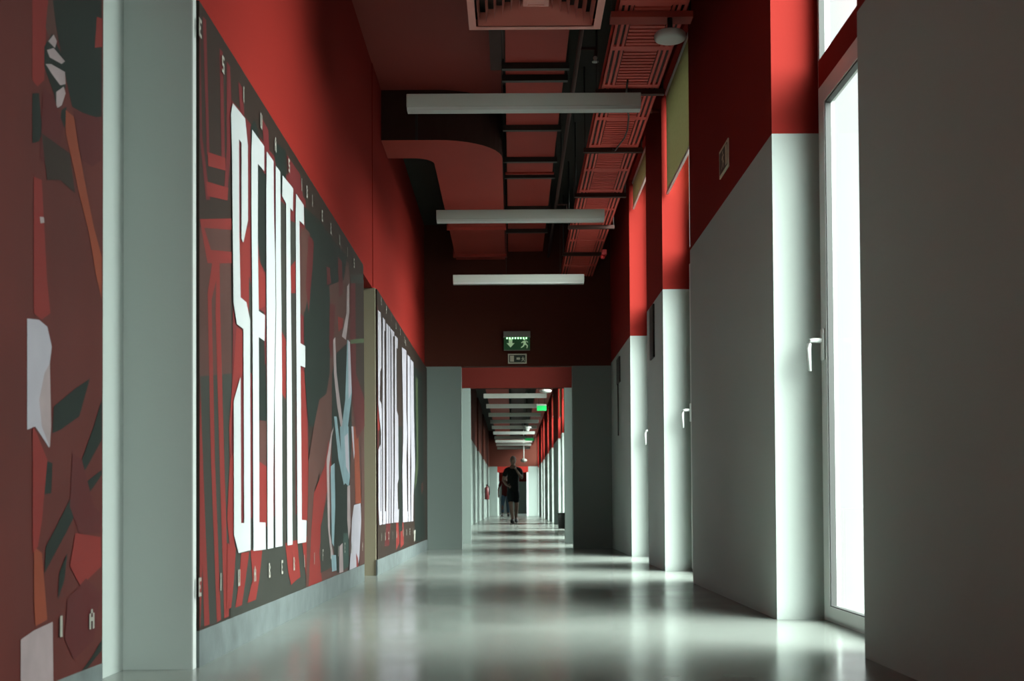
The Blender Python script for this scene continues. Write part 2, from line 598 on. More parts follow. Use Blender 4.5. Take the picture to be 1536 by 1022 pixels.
P([(434, 330), (443, 335), (443, 780), (436, 788)], M_GREY)
P([(443, 390), (435, 400), (436, 440), (443, 440)], M_RED)
P([(450, 340), (458, 350), (460, 480), (450, 470)], M_BROWN)
P([(449, 550), (456, 560), (462, 700), (462, 780), (451, 782)], M_RED)
# lower stripes under the letters
P([(340, 815), (353, 822), (350, 870), (346, 912), (339, 915)], M_RED)
P([(361, 830), (373, 828), (366, 880), (362, 908), (352, 912), (358, 870)], M_RED)
P([(375, 826), (393, 822), (388, 870), (383, 900), (370, 905), (378, 870)], M_RED)
P([(427, 815), (445, 810), (450, 866), (443, 871), (436, 878), (432, 860)], M_RED)
P([(452, 808), (478, 796), (482, 872), (460, 879)], M_RED)
P([(464, 800), (470, 800), (474, 850), (469, 868)], M_WINE)
# right part: dark shirts, red and brown flashes, a figure with white and blue straps
P([(458, 320), (480, 345), (500, 370), (545, 420), (546, 700), (520, 860), (478, 880), (478, 640), (468, 560), (462, 420)], M_BROWN)
P([(455, 310), (478, 330), (500, 362), (520, 385), (515, 420), (490, 430), (470, 420), (460, 380)], M_GREEN)
P([(466, 332), (478, 345), (486, 360), (492, 400), (495, 470), (494, 560), (489, 590), (478, 640), (462, 640), (456, 560), (455, 470), (458, 440), (460, 430)], M_GREEN)
P([(455, 340), (464, 350), (466, 420), (456, 470), (452, 420)], M_BROWN)
P([(462, 352), (470, 362), (468, 400), (462, 470), (458, 430)], M_DRED)
P([(489, 400), (494, 402), (496, 425), (490, 428)], M_DRED)
P([(506, 385), (512, 392), (514, 440), (508, 446)], M_DRED)
P([(494, 455), (502, 458), (500, 500), (496, 540), (493, 520)], M_DRED)
P([(506, 475), (514, 478), (513, 492), (507, 498)], M_RED)
P([(478, 600), (490, 590), (496, 560), (490, 660), (470, 740), (466, 800), (478, 880), (458, 884), (460, 790), (462, 690), (470, 640)], M_BROWN)
P([(486, 700), (492, 660), (496, 700), (484, 770), (478, 830), (482, 874), (462, 884), (466, 800), (470, 740)], M_RED)
P([(480, 790), (492, 740), (497, 800), (499, 850), (480, 860)], M_GREY)
P([(512, 505), (519, 470), (520, 430), (523, 425), (523, 468), (518, 510)], M_PINK)
P([(497, 560), (504, 530), (520, 515), (526, 560), (527, 660), (524, 720), (523, 845), (505, 860), (496, 800), (497, 640)], M_GREEN)
P([(499, 510), (502, 506), (504, 560), (509, 600), (514, 640), (512, 650), (505, 610), (500, 560)], M_PINK)
P([(489, 690), (496, 650), (500, 640), (497, 655), (493, 700), (494, 800), (500, 840), (496, 840), (491, 790)], M_PINK)
P([(495, 700), (501, 695), (502, 760), (500, 820), (497, 815)], M_BLUE)
P([(500, 625), (504, 625), (512, 690), (519, 722), (515, 728), (507, 690)], M_BLUE)
P([(520, 510), (525, 514), (528, 560), (527, 590), (521, 640), (514, 660), (512, 640), (517, 600)], M_BLUE)
P([(521, 510), (525, 515), (528, 565), (526, 590), (522, 600)], M_LILAC)
P([(509, 640), (522, 640), (523, 680), (524, 715), (522, 730), (517, 725), (511, 690)], M_BLUE)
P([(516, 655), (521, 650), (523, 712), (518, 700)], M_LILAC)
P([(520, 730), (524, 728), (525, 790), (522, 810), (520, 780)], M_PINK)
P([(496, 833), (503, 833), (504, 856), (497, 858)], M_BLUE)
P([(508, 820), (513, 815), (514, 858), (508, 860)], M_PINK)
P([(514, 800), (521, 800), (522, 850), (514, 856)], M_TEAL)
P([(526, 640), (536, 640), (541, 755), (532, 756), (531, 690), (527, 670)], M_ORNG)
P([(526, 640), (529, 640), (531, 680), (530, 690)], M_LILAC)
P([(530, 758), (540, 755), (541, 780), (538, 838), (536, 850), (523, 858), (525, 830), (527, 780)], M_LILAC)
P([(533, 830), (536, 838), (537, 852), (534, 854)], M_RED)
P([(541, 640), (545.5, 640), (546, 845), (538, 850), (541, 780)], M_BROWN)
# dark glossy door picture by the far end of the mural
P([(525, 425), (544.5, 425), (546, 640), (534, 660), (527, 590), (524, 515)], M_DRED)
P([(532, 425), (544.5, 425), (546, 600), (533, 560)], M_BASE)
P([(524, 412), (544, 412), (544, 425), (525, 425)], M_GREY)
P([(524, 510), (545, 508), (545, 514), (525, 516)], M_OLIVE)
P([(522, 395), (543, 395), (544, 412), (524, 412)], M_BASE)

# tall letters: S, E, N, T, E
T = mu.let
P([z1(65, 25), z1(165, 150), z1(187, 370), z1(188, 970), z2(150, 185), z2(135, 150), z1(135, 345), z1(115, 318), z2(118, 150), z2(128, 625),
   z2(175, 665), z2(205, 810), z3(205, 300), z4(209, 890), z4(112, 915), z4(75, 770), z3(72, 545), z3(128, 350), z4(132, 672), z4(157, 672),
   z3(153, 400), z2(150, 880), z2(97, 840), z2(70, 660), z1(58, 400), z1(50, 110)], M_WHITE, T)
P([z1(222, 240), z1(320, 375), z1(320, 575), z1(268, 515), z2(268, 200), z2(275, 735), z2(325, 770), z2(322, 978), z2(275, 945), z3(277, 300),
   z4(280, 665), z4(330, 668), z4(332, 885), z4(232, 897), z3(228, 600), z2(222, 500), z1(216, 900), z1(215, 440)], M_WHITE, T)
P([z1(340, 415), z1(395, 495), z1(398, 900), z2(408, 300), z2(412, 700), z3(400, 500), z4(393, 300), z4(394, 872), z4(347, 882), z3(343, 400), z2(338, 400), z1(336, 800)], M_WHITE, T)
P([z1(413, 530), z1(450, 580), z2(454, 300), z2(460, 800), z3(464, 400), z4(467, 857), z4(410, 868), z4(407, 300), z3(404, 500), z2(417, 700), z2(413, 300)], M_WHITE, T)
P([z1(468, 608), z1(555, 715), z1(552, 900), z1(530, 870), z2(533, 400), z3(543, 400), z4(549, 845), z4(508, 853), z3(502, 400), z2(499, 400), z1(497, 835), z1(465, 775)], M_WHITE, T)
P([z1(578, 757), z1(640, 850), z2(643, 45), z2(605, 5), z2(610, 500), z3(613, 80), z3(652, 105), z3(652, 277), z3(614, 262), z4(622, 300), z4(624, 646), z4(663, 650),
   z4(660, 825), z4(590, 838), z3(583, 500), z2(577, 500), z1(575, 900)], M_WHITE, T)
# small spaced letters above and below
for ch, x, y in [('E', 298, 42), ('S', 332.5, 97), ('I', 363.5, 142), ('U', 390, 182), ('A', 411.5, 217), ('S', 432, 248.5), ('I', 451, 277), ('B', 459, 288), ('I', 467, 301),
                 ('E', 482, 324), ('B', 495, 343), ('U', 508, 360), ('I', 520, 378), ('S', 530, 395)]:
    mu.glyph(ch, x, y, .058)
for ch, x, y in [('E', 297.5, 881), ('I', 329, 873), ('U', 356.5, 867), ('A', 380.5, 861), ('B', 402.5, 856), ('E', 421.5, 851), ('B', 439.5, 846), ('I', 455, 842),
                 ('I', 470, 838), ('F', 483, 833), ('C', 495, 830), ('I', 506, 827), ('E', 516, 822), ('U', 526, 823), ('A', 542.5, 820)]:
    mu.glyph(ch, x, y, .058)
mu.done()

# --- farther mural
mu = Mural('wall_mural', 'farther wall mural with crowded tall white letters beside the cross wall', XL + .018, 8.54, 13.55, .113, 2.045, M_BASE)
P = mu.poly


def a7(x, y): return 555 + x / 5.11, 440 + y / 5.11


def a8(x, y): return 555 + x / 4.867, 640 + y / 4.867


P([a7(36, 60), a7(60, 110), a7(70, 600), a8(60, 500), a8(55, 760), a8(40, 950), a7(36, 900)], M_DRED)
P([a7(38, 780), a7(75, 840), a8(70, 30), a8(40, 20)], M_RED)
P([a8(120, 700), a8(150, 700), a8(140, 870), a8(105, 880)], M_DRED)
P([a8(190, 690), a8(206, 690), a8(215, 850), a8(190, 905)], M_RED)
P([a8(222, 700), a8(244, 700), a8(246, 860), a8(222, 890)], M_RED)
P([a8(205, 0), a8(232, 0), a8(228, 400), a8(236, 760), a8(214, 770), a8(208, 500)], M_GREEN)
P([a7(335, 560), a7(400, 620), a8(400, 820), a8(330, 850), a8(322, 400)], M_GREEN)
P([a7(350, 640), a7(366, 660), a8(352, 300), a8(338, 420), a8(325, 460), a8(340, 200)], M_OLIVE)
P([a8(372, 420), a8(386, 400), a8(390, 460), a8(376, 500)], M_BROWN)
P([a8(320, 760), a8(332, 755), a8(330, 830), a8(322, 840)], M_LET)
# tall letters, first word and second word
T = mu.let
W = M_LILAC
P([a7(52, 125), a7(76, 150), a7(80, 240), a7(82, 570), a7(73, 600), a7(70, 820), a7(82, 850), a7(86, 900), a8(84, 620), a8(84, 715), a8(64, 722), a8(57, 600), a8(56, 170), a8(72, 130),
   a8(72, 620), a8(76, 620), a8(76, 40), a7(64, 930), a7(58, 850), a7(52, 400)], W, T)
for pts in ([a7(92, 185), a7(110, 205), a7(112, 290), a7(104, 285), a7(106, 900), a8(104, 620), a8(112, 620), a8(110, 712), a8(90, 716), a8(90, 300), a7(92, 800)],
            [a7(120, 230), a7(134, 245), a8(132, 300), a8(130, 708), a8(114, 710), a8(116, 300)],
            [a7(137, 248), a7(150, 262), a8(148, 300), a8(146, 706), a8(135, 708), a8(136, 300)],
            [a7(153, 270), a7(181, 300), a7(181, 330), a7(172, 330), a8(168, 300), a8(165, 704), a8(152, 706), a8(154, 300), a7(158, 330)],
            [a7(186, 325), a7(208, 345), a7(208, 425), a7(198, 420), a7(200, 900), a7(212, 940), a8(203, 300), a8(206, 380), a8(196, 420), a8(200, 610), a8(208, 600), a8(205, 700), a8(170, 703), a8(176, 300)],
            [a7(240, 415), a7(274, 440), a7(274, 900), a8(268, 50), a8(262, 230), a8(262, 240), a8(268, 620), a8(274, 620), a8(272, 696), a8(236, 700), a8(232, 300), a8(238, 60), a7(250, 980)],
            [a7(283, 470), a7(302, 490), a7(303, 560), a8(292, 50), a8(288, 300), a8(292, 694), a8(276, 696), a8(274, 250), a7(284, 900)],
            [a7(306, 508), a7(330, 530), a7(330, 590), a7(333, 900), a8(326, 300), a8(314, 500), a8(312, 692), a8(296, 694), a8(298, 300), a7(308, 900)]):
    P(pts, W, T)
for ch, x, y in [('E', 571, 452), ('S', 578.5, 465), ('I', 586, 477), ('B', 593, 489), ('U', 599.5, 498), ('E', 606, 510), ('S', 607.5, 515)]:
    mu.glyph(ch, x, y, .058)
for ch, x, y in [('I', 571, 806), ('B', 577, 805), ('E', 582, 804), ('I', 588, 803), ('A', 594, 802), ('B', 604, 800), ('U', 609, 799), ('E', 614, 798), ('I', 619, 797)]:
    mu.glyph(ch, x, y, .058)
mu.done()

# --- near mural on the set back wall
mu = Mural('wall_mural', 'dark red mural piece at the near end, with an orange diagonal streak', XRL, -2.2, 3.468, .05, 2.09, M_BASE2)
P = mu.poly
P([(76, 0), (152, 0), (152, 175), (143, 176), (125, 170), (108, 160), (95, 100), (84, 40)], M_GREEN)
P([(145, 25), (153, 28), (153, 70), (142, 72)], M_RED)
P([(48, 0), (72, 0), (68, 60), (66, 120), (56, 130), (48, 120)], M_RED)
P([(72, 0), (79, 0), (86, 60), (74, 60), (68, 40)], M_BROWN)
P([(66, 70), (78, 50), (84, 65), (96, 90), (98, 130), (90, 160), (84, 165), (80, 140), (66, 100)], M_GREEN)
P([(72, 62), (80, 52), (85, 62), (82, 72)], M_PINK)
P([(70, 75), (80, 72), (97, 92), (92, 96), (74, 86)], M_PINK)
P([(68, 96), (76, 96), (97, 108), (98, 126), (90, 128), (78, 112)], M_PINK)
P([(84, 138), (95, 130), (98, 140), (92, 158), (84, 163)], M_PINK)
P([(48, 140), (58, 140), (63, 200), (58, 212), (48, 215)], M_GREEN)
P([(92, 165), (99, 160), (100, 180), (96, 192), (90, 180)], M_GREEN)
P([(64, 130), (80, 145), (95, 190), (90, 215), (75, 250), (60, 240)], M_DRED)
P([(110, 165), (150, 178), (152, 240), (138, 250), (122, 240)], M_DRED)
P([(98, 165), (110, 175), (116, 215), (128, 280), (140, 340), (152, 385), (152, 450), (144, 415), (133, 350), (118, 290), (106, 235), (98, 200)], M_ORNG)
P([(62, 200), (104, 230), (112, 290), (90, 270), (70, 270)], M_BASE)
P([(50, 265), (62, 270), (70, 420), (75, 470), (62, 480), (50, 470)], M_RED)
P([(59, 325), (65, 326), (66, 334), (60, 335)], M_PINK)
P([(40, 478), (58, 480), (70, 490), (77, 520), (72, 560), (74, 640), (73, 672), (62, 655), (52, 640), (40, 645)], M_LILAC)
P([(66, 560), (74, 545), (76, 640), (74, 672), (62, 640), (58, 600)], M_PINK)
P([(80, 610), (110, 585), (134, 568), (128, 590), (118, 625), (90, 645), (78, 650)], M_GREEN)
P([(152, 600), (140, 640), (122, 690), (106, 730), (112, 730), (130, 700), (152, 660)], M_GREEN)
P([(152, 712), (140, 730), (118, 760), (98, 800), (82, 830), (66, 860), (68, 820), (84, 790), (104, 750), (130, 722), (152, 705)], M_GREEN)
P([(62, 690), (78, 695), (76, 740), (64, 742)], M_GREEN)
P([(108, 680), (122, 690), (140, 760), (150, 770), (150, 800), (118, 800), (104, 760)], M_DRED)
P([(88, 860), (100, 830), (96, 870), (86, 900)], M_GREEN)
P([(50, 820), (62, 830), (70, 930), (52, 940), (50, 900)], M_ORNG)
P([(152, 960), (138, 985), (122, 1012), (130, 1012), (152, 975)], M_GREEN)
P([(30, 960), (50, 946), (78, 933), (79, 1030), (30, 1060)], M_PINK)
P([(48, 640), (54, 650), (70, 690), (62, 780), (56, 820), (48, 830)], M_RED)
P([(112, 800), (150, 806), (151, 850), (120, 880), (104, 850)], M_RED)
P([(100, 900), (128, 868), (150, 890), (140, 960), (110, 990), (96, 960)], M_DRED)
mu.glyph('I', 89, 940, .055, .05)
mu.glyph('A', 135, 929, .055, .04)
mu.done()


# ------------------------------------------------------------------ hanging linear lights
def linear_light(Y, label):
    t = thing('linear_light', label, 'light fixture', (.08, Y, 2.72), 'linear ceiling lights')
    x0, x1 = -.58, .74
    MB().box(x0, x1, Y - .035, Y + .035, 2.738, 2.813, METAL).build('housing', t, bevel=.004)
    MB().box(x0 + .003, x1 - .003, Y - .033, Y + .033, 2.72, 2.738, DIFF).build('diffuser', t)['label'] = 'pale diffuser strip along the underside'
    for x in (-.043, .50):
        MB().tube([(x, Y, 2.813), (x, Y, ZC)], .0022, DARK, 6).build('suspension_wire', t)
    return t


order = ['nearest and largest of the hanging linear lights', 'second hanging linear light from the camera, across the ducts', 'third hanging linear light, last before the cross wall']
far = ['first', 'second', 'third', 'fourth', 'fifth', 'sixth', 'seventh', 'eighth', 'ninth', 'tenth']
L0 = None
for k, Y in enumerate((6.73, 9.39, 12.05)):
    if L0 is None:
        L0 = linear_light(Y, order[0])
    else:
        c = copy_tree(L0, None, (0, Y - 6.73, 0))
        c['label'] = order[k]
for k, Y in enumerate((25.0, 27.6, 30.25, 32.75, 35.2, 38.0, 40.6, 43.0, 45.4, 48.2)):
    c = copy_tree(L0, None, (0, Y - 6.73, 0))
    c['label'] = '%s row from the top of the small linear lights seen through the doorway' % far[k]

# ------------------------------------------------------------------ ceiling services
# left duct: comes out of the wall and turns down the corridor
t = thing('air_duct', 'red ventilation duct that bends out of the left wall', 'duct', (-.34, 11, 3.28))
n = 10
plan = [(XL + .006, 9.08), (-.56, 9.08)] + [(-.56 + .50 * math.sin(PI / 2 * k / n), 9.58 - .50 * math.cos(PI / 2 * k / n)) for k in range(1, n + 1)]
plan += [(-.06, 13.555), (-.615, 13.555), (-.615, 9.72)] + [(-.615 - .16 * (1 - math.cos(PI / 2 * k / n)), 9.72 - .16 * math.sin(PI / 2 * k / n)) for k in range(1, n + 1)] + [(XL + .006, 9.56)]
MB().prism(plan, 3.28, 3.665, DUCTD, DUCTD, DUCT).build('duct_body', t)  # sides darker than the underside, their shade is in the colour
for y, h in ((11.95, .02), (13.25, .07)):
    b = MB()
    b.box(-.635, -.04, y, y + h, 3.25, 3.28, DUCT)
    b.box(-.635, -.6151, y, y + h, 3.28, 3.6, DUCT)
    b.box(-.0599, -.04, y, y + h, 3.28, 3.6, DUCT)
    b.build('flange', t)
b = MB()
b.box(-.72, -.72 + .02, 9.075, 9.0801, 3.279, 3.6, DARK)
b.build('joint_seam', t)

t = thing('air_duct', 'straight red ventilation duct along the middle of the ceiling', 'duct', (.17, 9, 3.37))
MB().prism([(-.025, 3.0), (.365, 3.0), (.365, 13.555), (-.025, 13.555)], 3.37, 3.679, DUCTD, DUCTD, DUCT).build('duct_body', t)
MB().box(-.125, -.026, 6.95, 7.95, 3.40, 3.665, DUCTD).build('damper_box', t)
for y in (4.6, 7.75, 7.97, 9.03, 9.87, 10.36, 11.5, 12.45):
    b = MB()
    b.box(-.05 if y != 9.87 else -.055, .39, y - .02, y + .02, 3.33, 3.3699, DARK)
    for x in (-.04, .38):
        b.tube([(x, y, 3.36), (x, y, ZC)], .006, DARK, 6)
    b.build('support_bracket', t)
for i in range(3):
    y = 3.9 + 3.2 * i
    MB().box(-.04, .38, y, y + .03, 3.355, 3.3699, DUCT).build('flange', t)

# square ceiling diffuser under the middle duct
t = thing('air_diffuser', 'square red louvred air diffuser at the top of the picture', 'air vent', (.127, 5.565, 2.85))
cx, cy, h0 = .127, 5.565, .324
b = MB()


def ring(b, r0, z0, r1, z1, m, th=.004):
    for k in range(4):
        a0, a1 = PI / 4 + k * PI / 2, PI / 4 + (k + 1) * PI / 2
        s2 = math.sqrt(2)
        q = [(cx + r0 * s2 * math.cos(a0), cy + r0 * s2 * math.sin(a0), z0), (cx + r0 * s2 * math.cos(a1), cy + r0 * s2 * math.sin(a1), z0),
             (cx + r1 * s2 * math.cos(a1), cy + r1 * s2 * math.sin(a1), z1), (cx + r1 * s2 * math.cos(a0), cy + r1 * s2 * math.sin(a0), z1)]
        b.face(q, m)
        b.face([(x, y, z + th) for x, y, z in reversed(q)], m)


ring(b, h0, 2.85, h0 - .035, 2.85, PINK)
ring(b, h0, 2.85, h0, 2.90, PINK)
b.build('rim', t, fix=False)
b = MB()
for i in range(7):
    r = h0 - .045 - i * .040
    ring(b, r, 2.852, r - .011, 2.912, PINK, .003)
b.build('louvres', t, fix=False)
b = MB()
b.box(cx - .06, cx + .06, cy - .06, cy + .06, 2.855, 2.862, PINK)
b.build('centre_plate', t)
b = MB()
b.box(cx - h0 + .005, cx + h0 - .005, cy - h0 + .005, cy + h0 - .005, 2.935, 2.945, DARK)
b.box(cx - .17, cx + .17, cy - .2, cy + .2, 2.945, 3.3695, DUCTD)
b.box(cx - h0 + .005, cx - h0 + .01, cy - h0 + .005, cy + h0 - .005, 2.90, 2.935, DARK)
b.box(cx + h0 - .01, cx + h0 - .005, cy - h0 + .005, cy + h0 - .005, 2.90, 2.935, DARK)
b.box(cx - h0 + .005, cx + h0 - .005, cy - h0 + .005, cy - h0 + .01, 2.90, 2.935, DARK)
b.box(cx - h0 + .005, cx + h0 - .005, cy + h0 - .01, cy + h0 - .005, 2.90, 2.935, DARK)
b.build('plenum_box', t)
MB().tube([(-.16, cy, 2.94), (-.16, cy, 3.667)], .005, DARK, 6).build('hanging_rod', t)
MB().tube([(.40, cy, 2.94), (.40, cy, ZC)], .005, DARK, 6).build('hanging_rod', t)

# cable tray
t = thing('cable_tray', 'long slotted red cable tray along the window side of the ceiling', 'cable tray', (.75, 8, 3.08))
b = MB()
x0, x1 = .57, .93
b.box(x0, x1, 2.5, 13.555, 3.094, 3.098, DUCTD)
for xa, xb in ((x0, x0 + .018), (x0 + .034, x0 + .050), (x0 + .064, x0 + .078), (x1 - .078, x1 - .064), (x1 - .050, x1 - .034), (x1 - .018, x1)):
    b.box(xa, xb, 2.5, 13.555, 3.082, 3.0941, TRAY)
y = 2.55
while y < 13.5:
    b.box(x0 + .085, x1 - .085, y, y + .028, 3.084, 3.0941, TRAY)
    y += .048
y = 3.0
while y < 13.5:
    b.box(x0 + .004, x1 - .004, y, y + .06, 3.083, 3.0941, TRAY)
    y += .62
b.box(x0, x0 + .004, 2.5, 13.555, 3.082, 3.16, TRAY)
b.box(x1 - .004, x1, 2.5, 13.555, 3.082, 3.16, TRAY)
b.build('tray_body', t, fix=False)
for i, y in enumerate((3.9, 5.1, 6.28, 7.43, 8.66, 9.93, 11.07, 12.27)):
    b = MB()
    w = .05 if i == 2 else .02
    b.box(x0 - .035, x1 + .035, y - w, y + w, 3.05, 3.0819, DUCT if i == 2 else DUCTD)
    for x in (x0 - .025, x1 + .025):
        b.tube([(x, y, 3.06), (x, y, ZC)], .006, DARK, 6)
    b.build('support_bracket', t)
MB().tube([(.72, 7.25, 3.08), (.73, 7.5, 3.045), (.78, 7.8, 3.035), (.80, 8.1, 3.04), (.80, 8.3, 3.05), (.76, 8.6, 3.05), (.74, 8.66, 3.08)], .006, DARK, 8).build('loose_cable', t)

# sprinkler pipe
t = thing('sprinkler_pipe', 'thin dark sprinkler pipe running between duct and cable tray', 'pipe', (.44, 8, 3.3))
MB().tube([(.43, 3, 3.31), (.43, 13.555, 3.31)], .014, DUCTD, 10).build('pipe', t)
for y in (7.34, 11.2):
    hd = MB().tube([(.43, y, 3.31), (.53, y, 3.31), (.53, y, 3.26)], .010, DUCTD, 8).build('branch', t)
    MB().lathe([(.008, .0), (.014, -.01), (.008, -.03), (.020, -.034), (.020, -.038), (.004, -.04)], (.53, y, 3.262), SENSOR, 14).build('sprinkler_head', t)
for y in (4, 7, 10, 13):
    MB().tube([(.43, y, 3.32), (.43, y, ZC)], .004, DARK, 6).build('pipe_hanger', t)

# smoke sensor under the tray
t = thing('smoke_sensor', 'rounded pale sensor below the cable tray near the first window', 'smoke detector', (.845, 6.25, 2.94))
MB().lathe([(.02, .0), (.066, .001), (.079, .007), (.083, .018), (.082, .034), (.074, .042), (.03, .044)], (.845, 6.25, 2.93), SENSOR, 32).build('sensor_body', t)
MB().tube([(.845, 6.25, 2.973), (.845, 6.25, 3.0495)], .014, DARK, 10).build('stem', t)
# red alarm by the tray
t = thing('alarm_sounder', 'small bright red alarm sounder beside the far end of the cable tray', 'alarm', (.94, 12, 3.03))
MB().box(.915, .965, 11.96, 12.04, 2.995, 3.05, ALARM).build('housing', t, bevel=.006)
MB().lathe([(.018, 0), (.024, .012), (.024, .03), (.014, .034)], (.925, 11.99, 2.962), ALARM, 16).build('lamp', t)
MB().tube([(.94, 12, 3.05), (.94, 12, ZC)], .008, DARK, 8).build('drop_rod', t)
# pinkish pipe stub by blind
t = thing('sprinkler_stub', 'short red sprinkler stub on the pier just beyond the lowest near blind', 'sprinkler', (1.08, 9.0, 3.46))
MB().tube([(1.075, 9.0, 3.465), (XR + .003, 9.0, 3.465)], .012, DUCT, 10).build('stub', t)
MB().tube([(1.052, 9.0, 3.465), (1.076, 9.0, 3.465)], [.010, .018], PINK, 12).build('nozzle', t)

# second stretch of ducts beyond the doorways
t = thing('air_duct', 'red duct along the left of the ceiling seen through the doorway', 'duct', (-.35, 24, 3.28))
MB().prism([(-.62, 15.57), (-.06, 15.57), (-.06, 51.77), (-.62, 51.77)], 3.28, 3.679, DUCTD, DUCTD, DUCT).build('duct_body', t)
t = thing('air_duct', 'narrow red duct right of centre on the ceiling through the doorway', 'duct', (.3, 24, 3.37))
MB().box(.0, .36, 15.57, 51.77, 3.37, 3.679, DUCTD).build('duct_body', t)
t = thing('cable_tray', 'red cable tray over the window side past the doorway', 'cable tray', (.75, 30, 3.08))
MB().box(.57, .93, 15.57, 51.77, 3.08, 3.16, DUCT).build('tray_body', t)
for y in (17, 22, 27, 32, 37, 42, 47, 51):
    for x in (.58, .92):
        MB().tube([(x, y, 3.15), (x, y, ZC)], .006, DARK, 6).build('hanger_rod', t)


# ------------------------------------------------------------------ signs
def man(b, fx, s, m):
    """a running figure; fx(u, v) maps sign coordinates (0..1 of s) to room points"""
    def q(pts):
        b.face([fx(u * s, v * s) for u, v in pts], m)
    q([(.44 + .09 * math.cos(2 * PI * k / 12), .90 + .09 * math.sin(2 * PI * k / 12)) for k in range(12)])
    q([(.30, .74), (.56, .78), (.62, .52), (.46, .40), (.36, .44)])
    q([(.30, .74), (.12, .60), (.16, .52), (.34, .62)])
    q([(.56, .78), (.76, .58), (.82, .64), (.62, .80)])
    q([(.36, .46), (.50, .42), (.40, .22), (.14, .06), (.08, .13), (.28, .28)])
    q([(.46, .42), (.62, .50), (.80, .30), (.72, .02), (.64, .04), (.68, .28)])


t = thing('exit_sign', 'lit green emergency exit sign above the doorway', 'sign', (.066, 13.5, 2.245))
MB().box(-.086, .218, 13.475, 13.559, 2.385, 2.452, GREY).build('housing', t, bevel=.004)
MB().box(-.080, .214, 13.497, 13.505, 2.242, 2.386, SGREEN).build('green_panel', t)['label'] = 'glowing green panel'
b = MB()


def fx(u, v): return (-.08 + u, 13.4962, 2.245 + v)


b.face([fx(.055, .125), fx(.055, .075), fx(.03, .075), fx(.075, .025), fx(.12, .075), fx(.095, .075), fx(.095, .125)], SARROW)
man(b, lambda u, v: fx(.180 + u, .012 + v), .115, SARROW)
b.build('pictogram', t, fix=False)
for k in range(8):
    MB().box(-.052 + k * .031, -.036 + k * .031, 13.490, 13.496, 2.366, 2.384, LED).build('led', t)
MB().box(-.08, .214, 13.495, 13.507, 2.236, 2.242, GREY).build('bottom_edge', t)

t = thing('exit_sign', 'small framed green pictogram plate under the lit sign', 'sign', (.07, 13.55, 2.094))
MB().box(-.035, .176, 13.549, 13.5595, 2.094, 2.205, SPALE).build('plate', t)
MB().box(-.022, .163, 13.547, 13.549, 2.107, 2.192, SGDARK).build('green_field', t)
b = MB()
b.box(-.012, .032, 13.5455, 13.547, 2.116, 2.184, SPALE)
b.face([(.062, 13.5462, 2.138), (.09, 13.5462, 2.138), (.09, 13.5462, 2.130), (.104, 13.5462, 2.15), (.09, 13.5462, 2.17), (.09, 13.5462, 2.162), (.062, 13.5462, 2.162)][::1], SPALE)
man(b, lambda u, v: (.108 + u, 13.5462, 2.114 + v), .058, SPALE)
b.build('pictogram', t, fix=False)

t = thing('exit_sign', 'pale edged green exit plate high on the red part of the near pier', 'sign', (XR, 6.28, 2.24))
MB().box(XR - .006, XR, 6.155, 6.415, 2.24, 2.387, SPALE).build('plate', t)
MB().box(XR - .0075, XR - .006, 6.175, 6.398, 2.256, 2.371, SGDARK).build('green_field', t)
b = MB()
b.box(XR - .0085, XR - .0075, 6.180, 6.225, 2.262, 2.365, SPALE)
man(b, lambda u, v: (XR - .0088, 6.40 - u - .06, 2.262 + v), .1, SPALE)
b.build('pictogram', t, fix=False)

t = thing('wall_plaque', 'dark flat plaque on the second pier just below the red paint', 'plaque', (XR, 9.54, 1.65))
MB().box(XR - .014, XR, 9.42, 9.66, 1.655, 2.075, DARK).build('board', t, bevel=.002)
t = thing('wall_plaque', 'dark plaque with a thin conduit on the pier next to cross wall', 'plaque', (XR, 12.57, 1.76))
MB().box(XR - .014, XR, 12.40, 12.74, 1.765, 2.03, DARK).build('board', t, bevel=.002)
MB().tube([(XR - .006, 12.65, 1.765), (XR - .006, 12.65, 1.22)], .006, DARK, 8).build('conduit', t)


def hanging_sign(x0, x1, Y, z0, z1, label):
    t = thing('hanging_exit_sign', label, 'sign', ((x0 + x1) / 2, Y, z0), 'green exit signs past the doorway')
    MB().box(x0, x1, Y - .02, Y + .02, z0, z1, GRN).build('green_panel', t)
    MB().box(x0, x1, Y - .03, Y + .03, z1, z1 + .03, SENSOR).build('housing', t)
    for x in (x0 + .04, x1 - .04):
        MB().tube([(x, Y, z1 + .03), (x, Y, 3.08)], .005, DARK, 6).build('hanging_rod', t)


hanging_sign(.565, .775, 26.5, 2.57, 2.68, 'bright green lit exit sign hanging past the doorway, nearer one')
hanging_sign(.44, .72, 39.2, 2.58, 2.66, 'tiny green exit sign hanging farther down the corridor')
t = thing('dome_camera', 'small white dome camera between the linear lights past the doorway', 'security camera', (.435, 33.6, 2.54))
MB().lathe([(.02, 0), (.05, .015), (.07, .05), (.07, .09), (.12, .10), (.12, .13)], (.435, 33.6, 2.54), SENSOR, 20).build('dome', t)
MB().tube([(.435, 33.6, 2.67), (.435, 33.6, ZC)], .012, DARK, 8).build('drop_rod', t)
t = thing('pendant_speaker', 'small pendant on a long rod above the far doorway', 'pendant', (.46, 45.8, 2.12))
MB().lathe([(.03, 0), (.10, .03), (.13, .08), (.09, .13), (.02, .16)], (.46, 45.8, 2.1), GREY, 20).build('pendant_body', t)
MB().tube([(.46, 45.8, 2.26), (.46, 45.8, ZC)], .018, SENSOR, 8).build('drop_rod', t)
t = thing('smoke_sensor', 'flat white sensor above the first light past the doorway', 'smoke detector', (.69, 24.2, 2.75))
MB().lathe([(.05, 0), (.11, .015), (.125, .04), (.11, .06), (.04, .065)], (.69, 24.2, 2.75), SENSOR, 24).build('sensor_body', t)
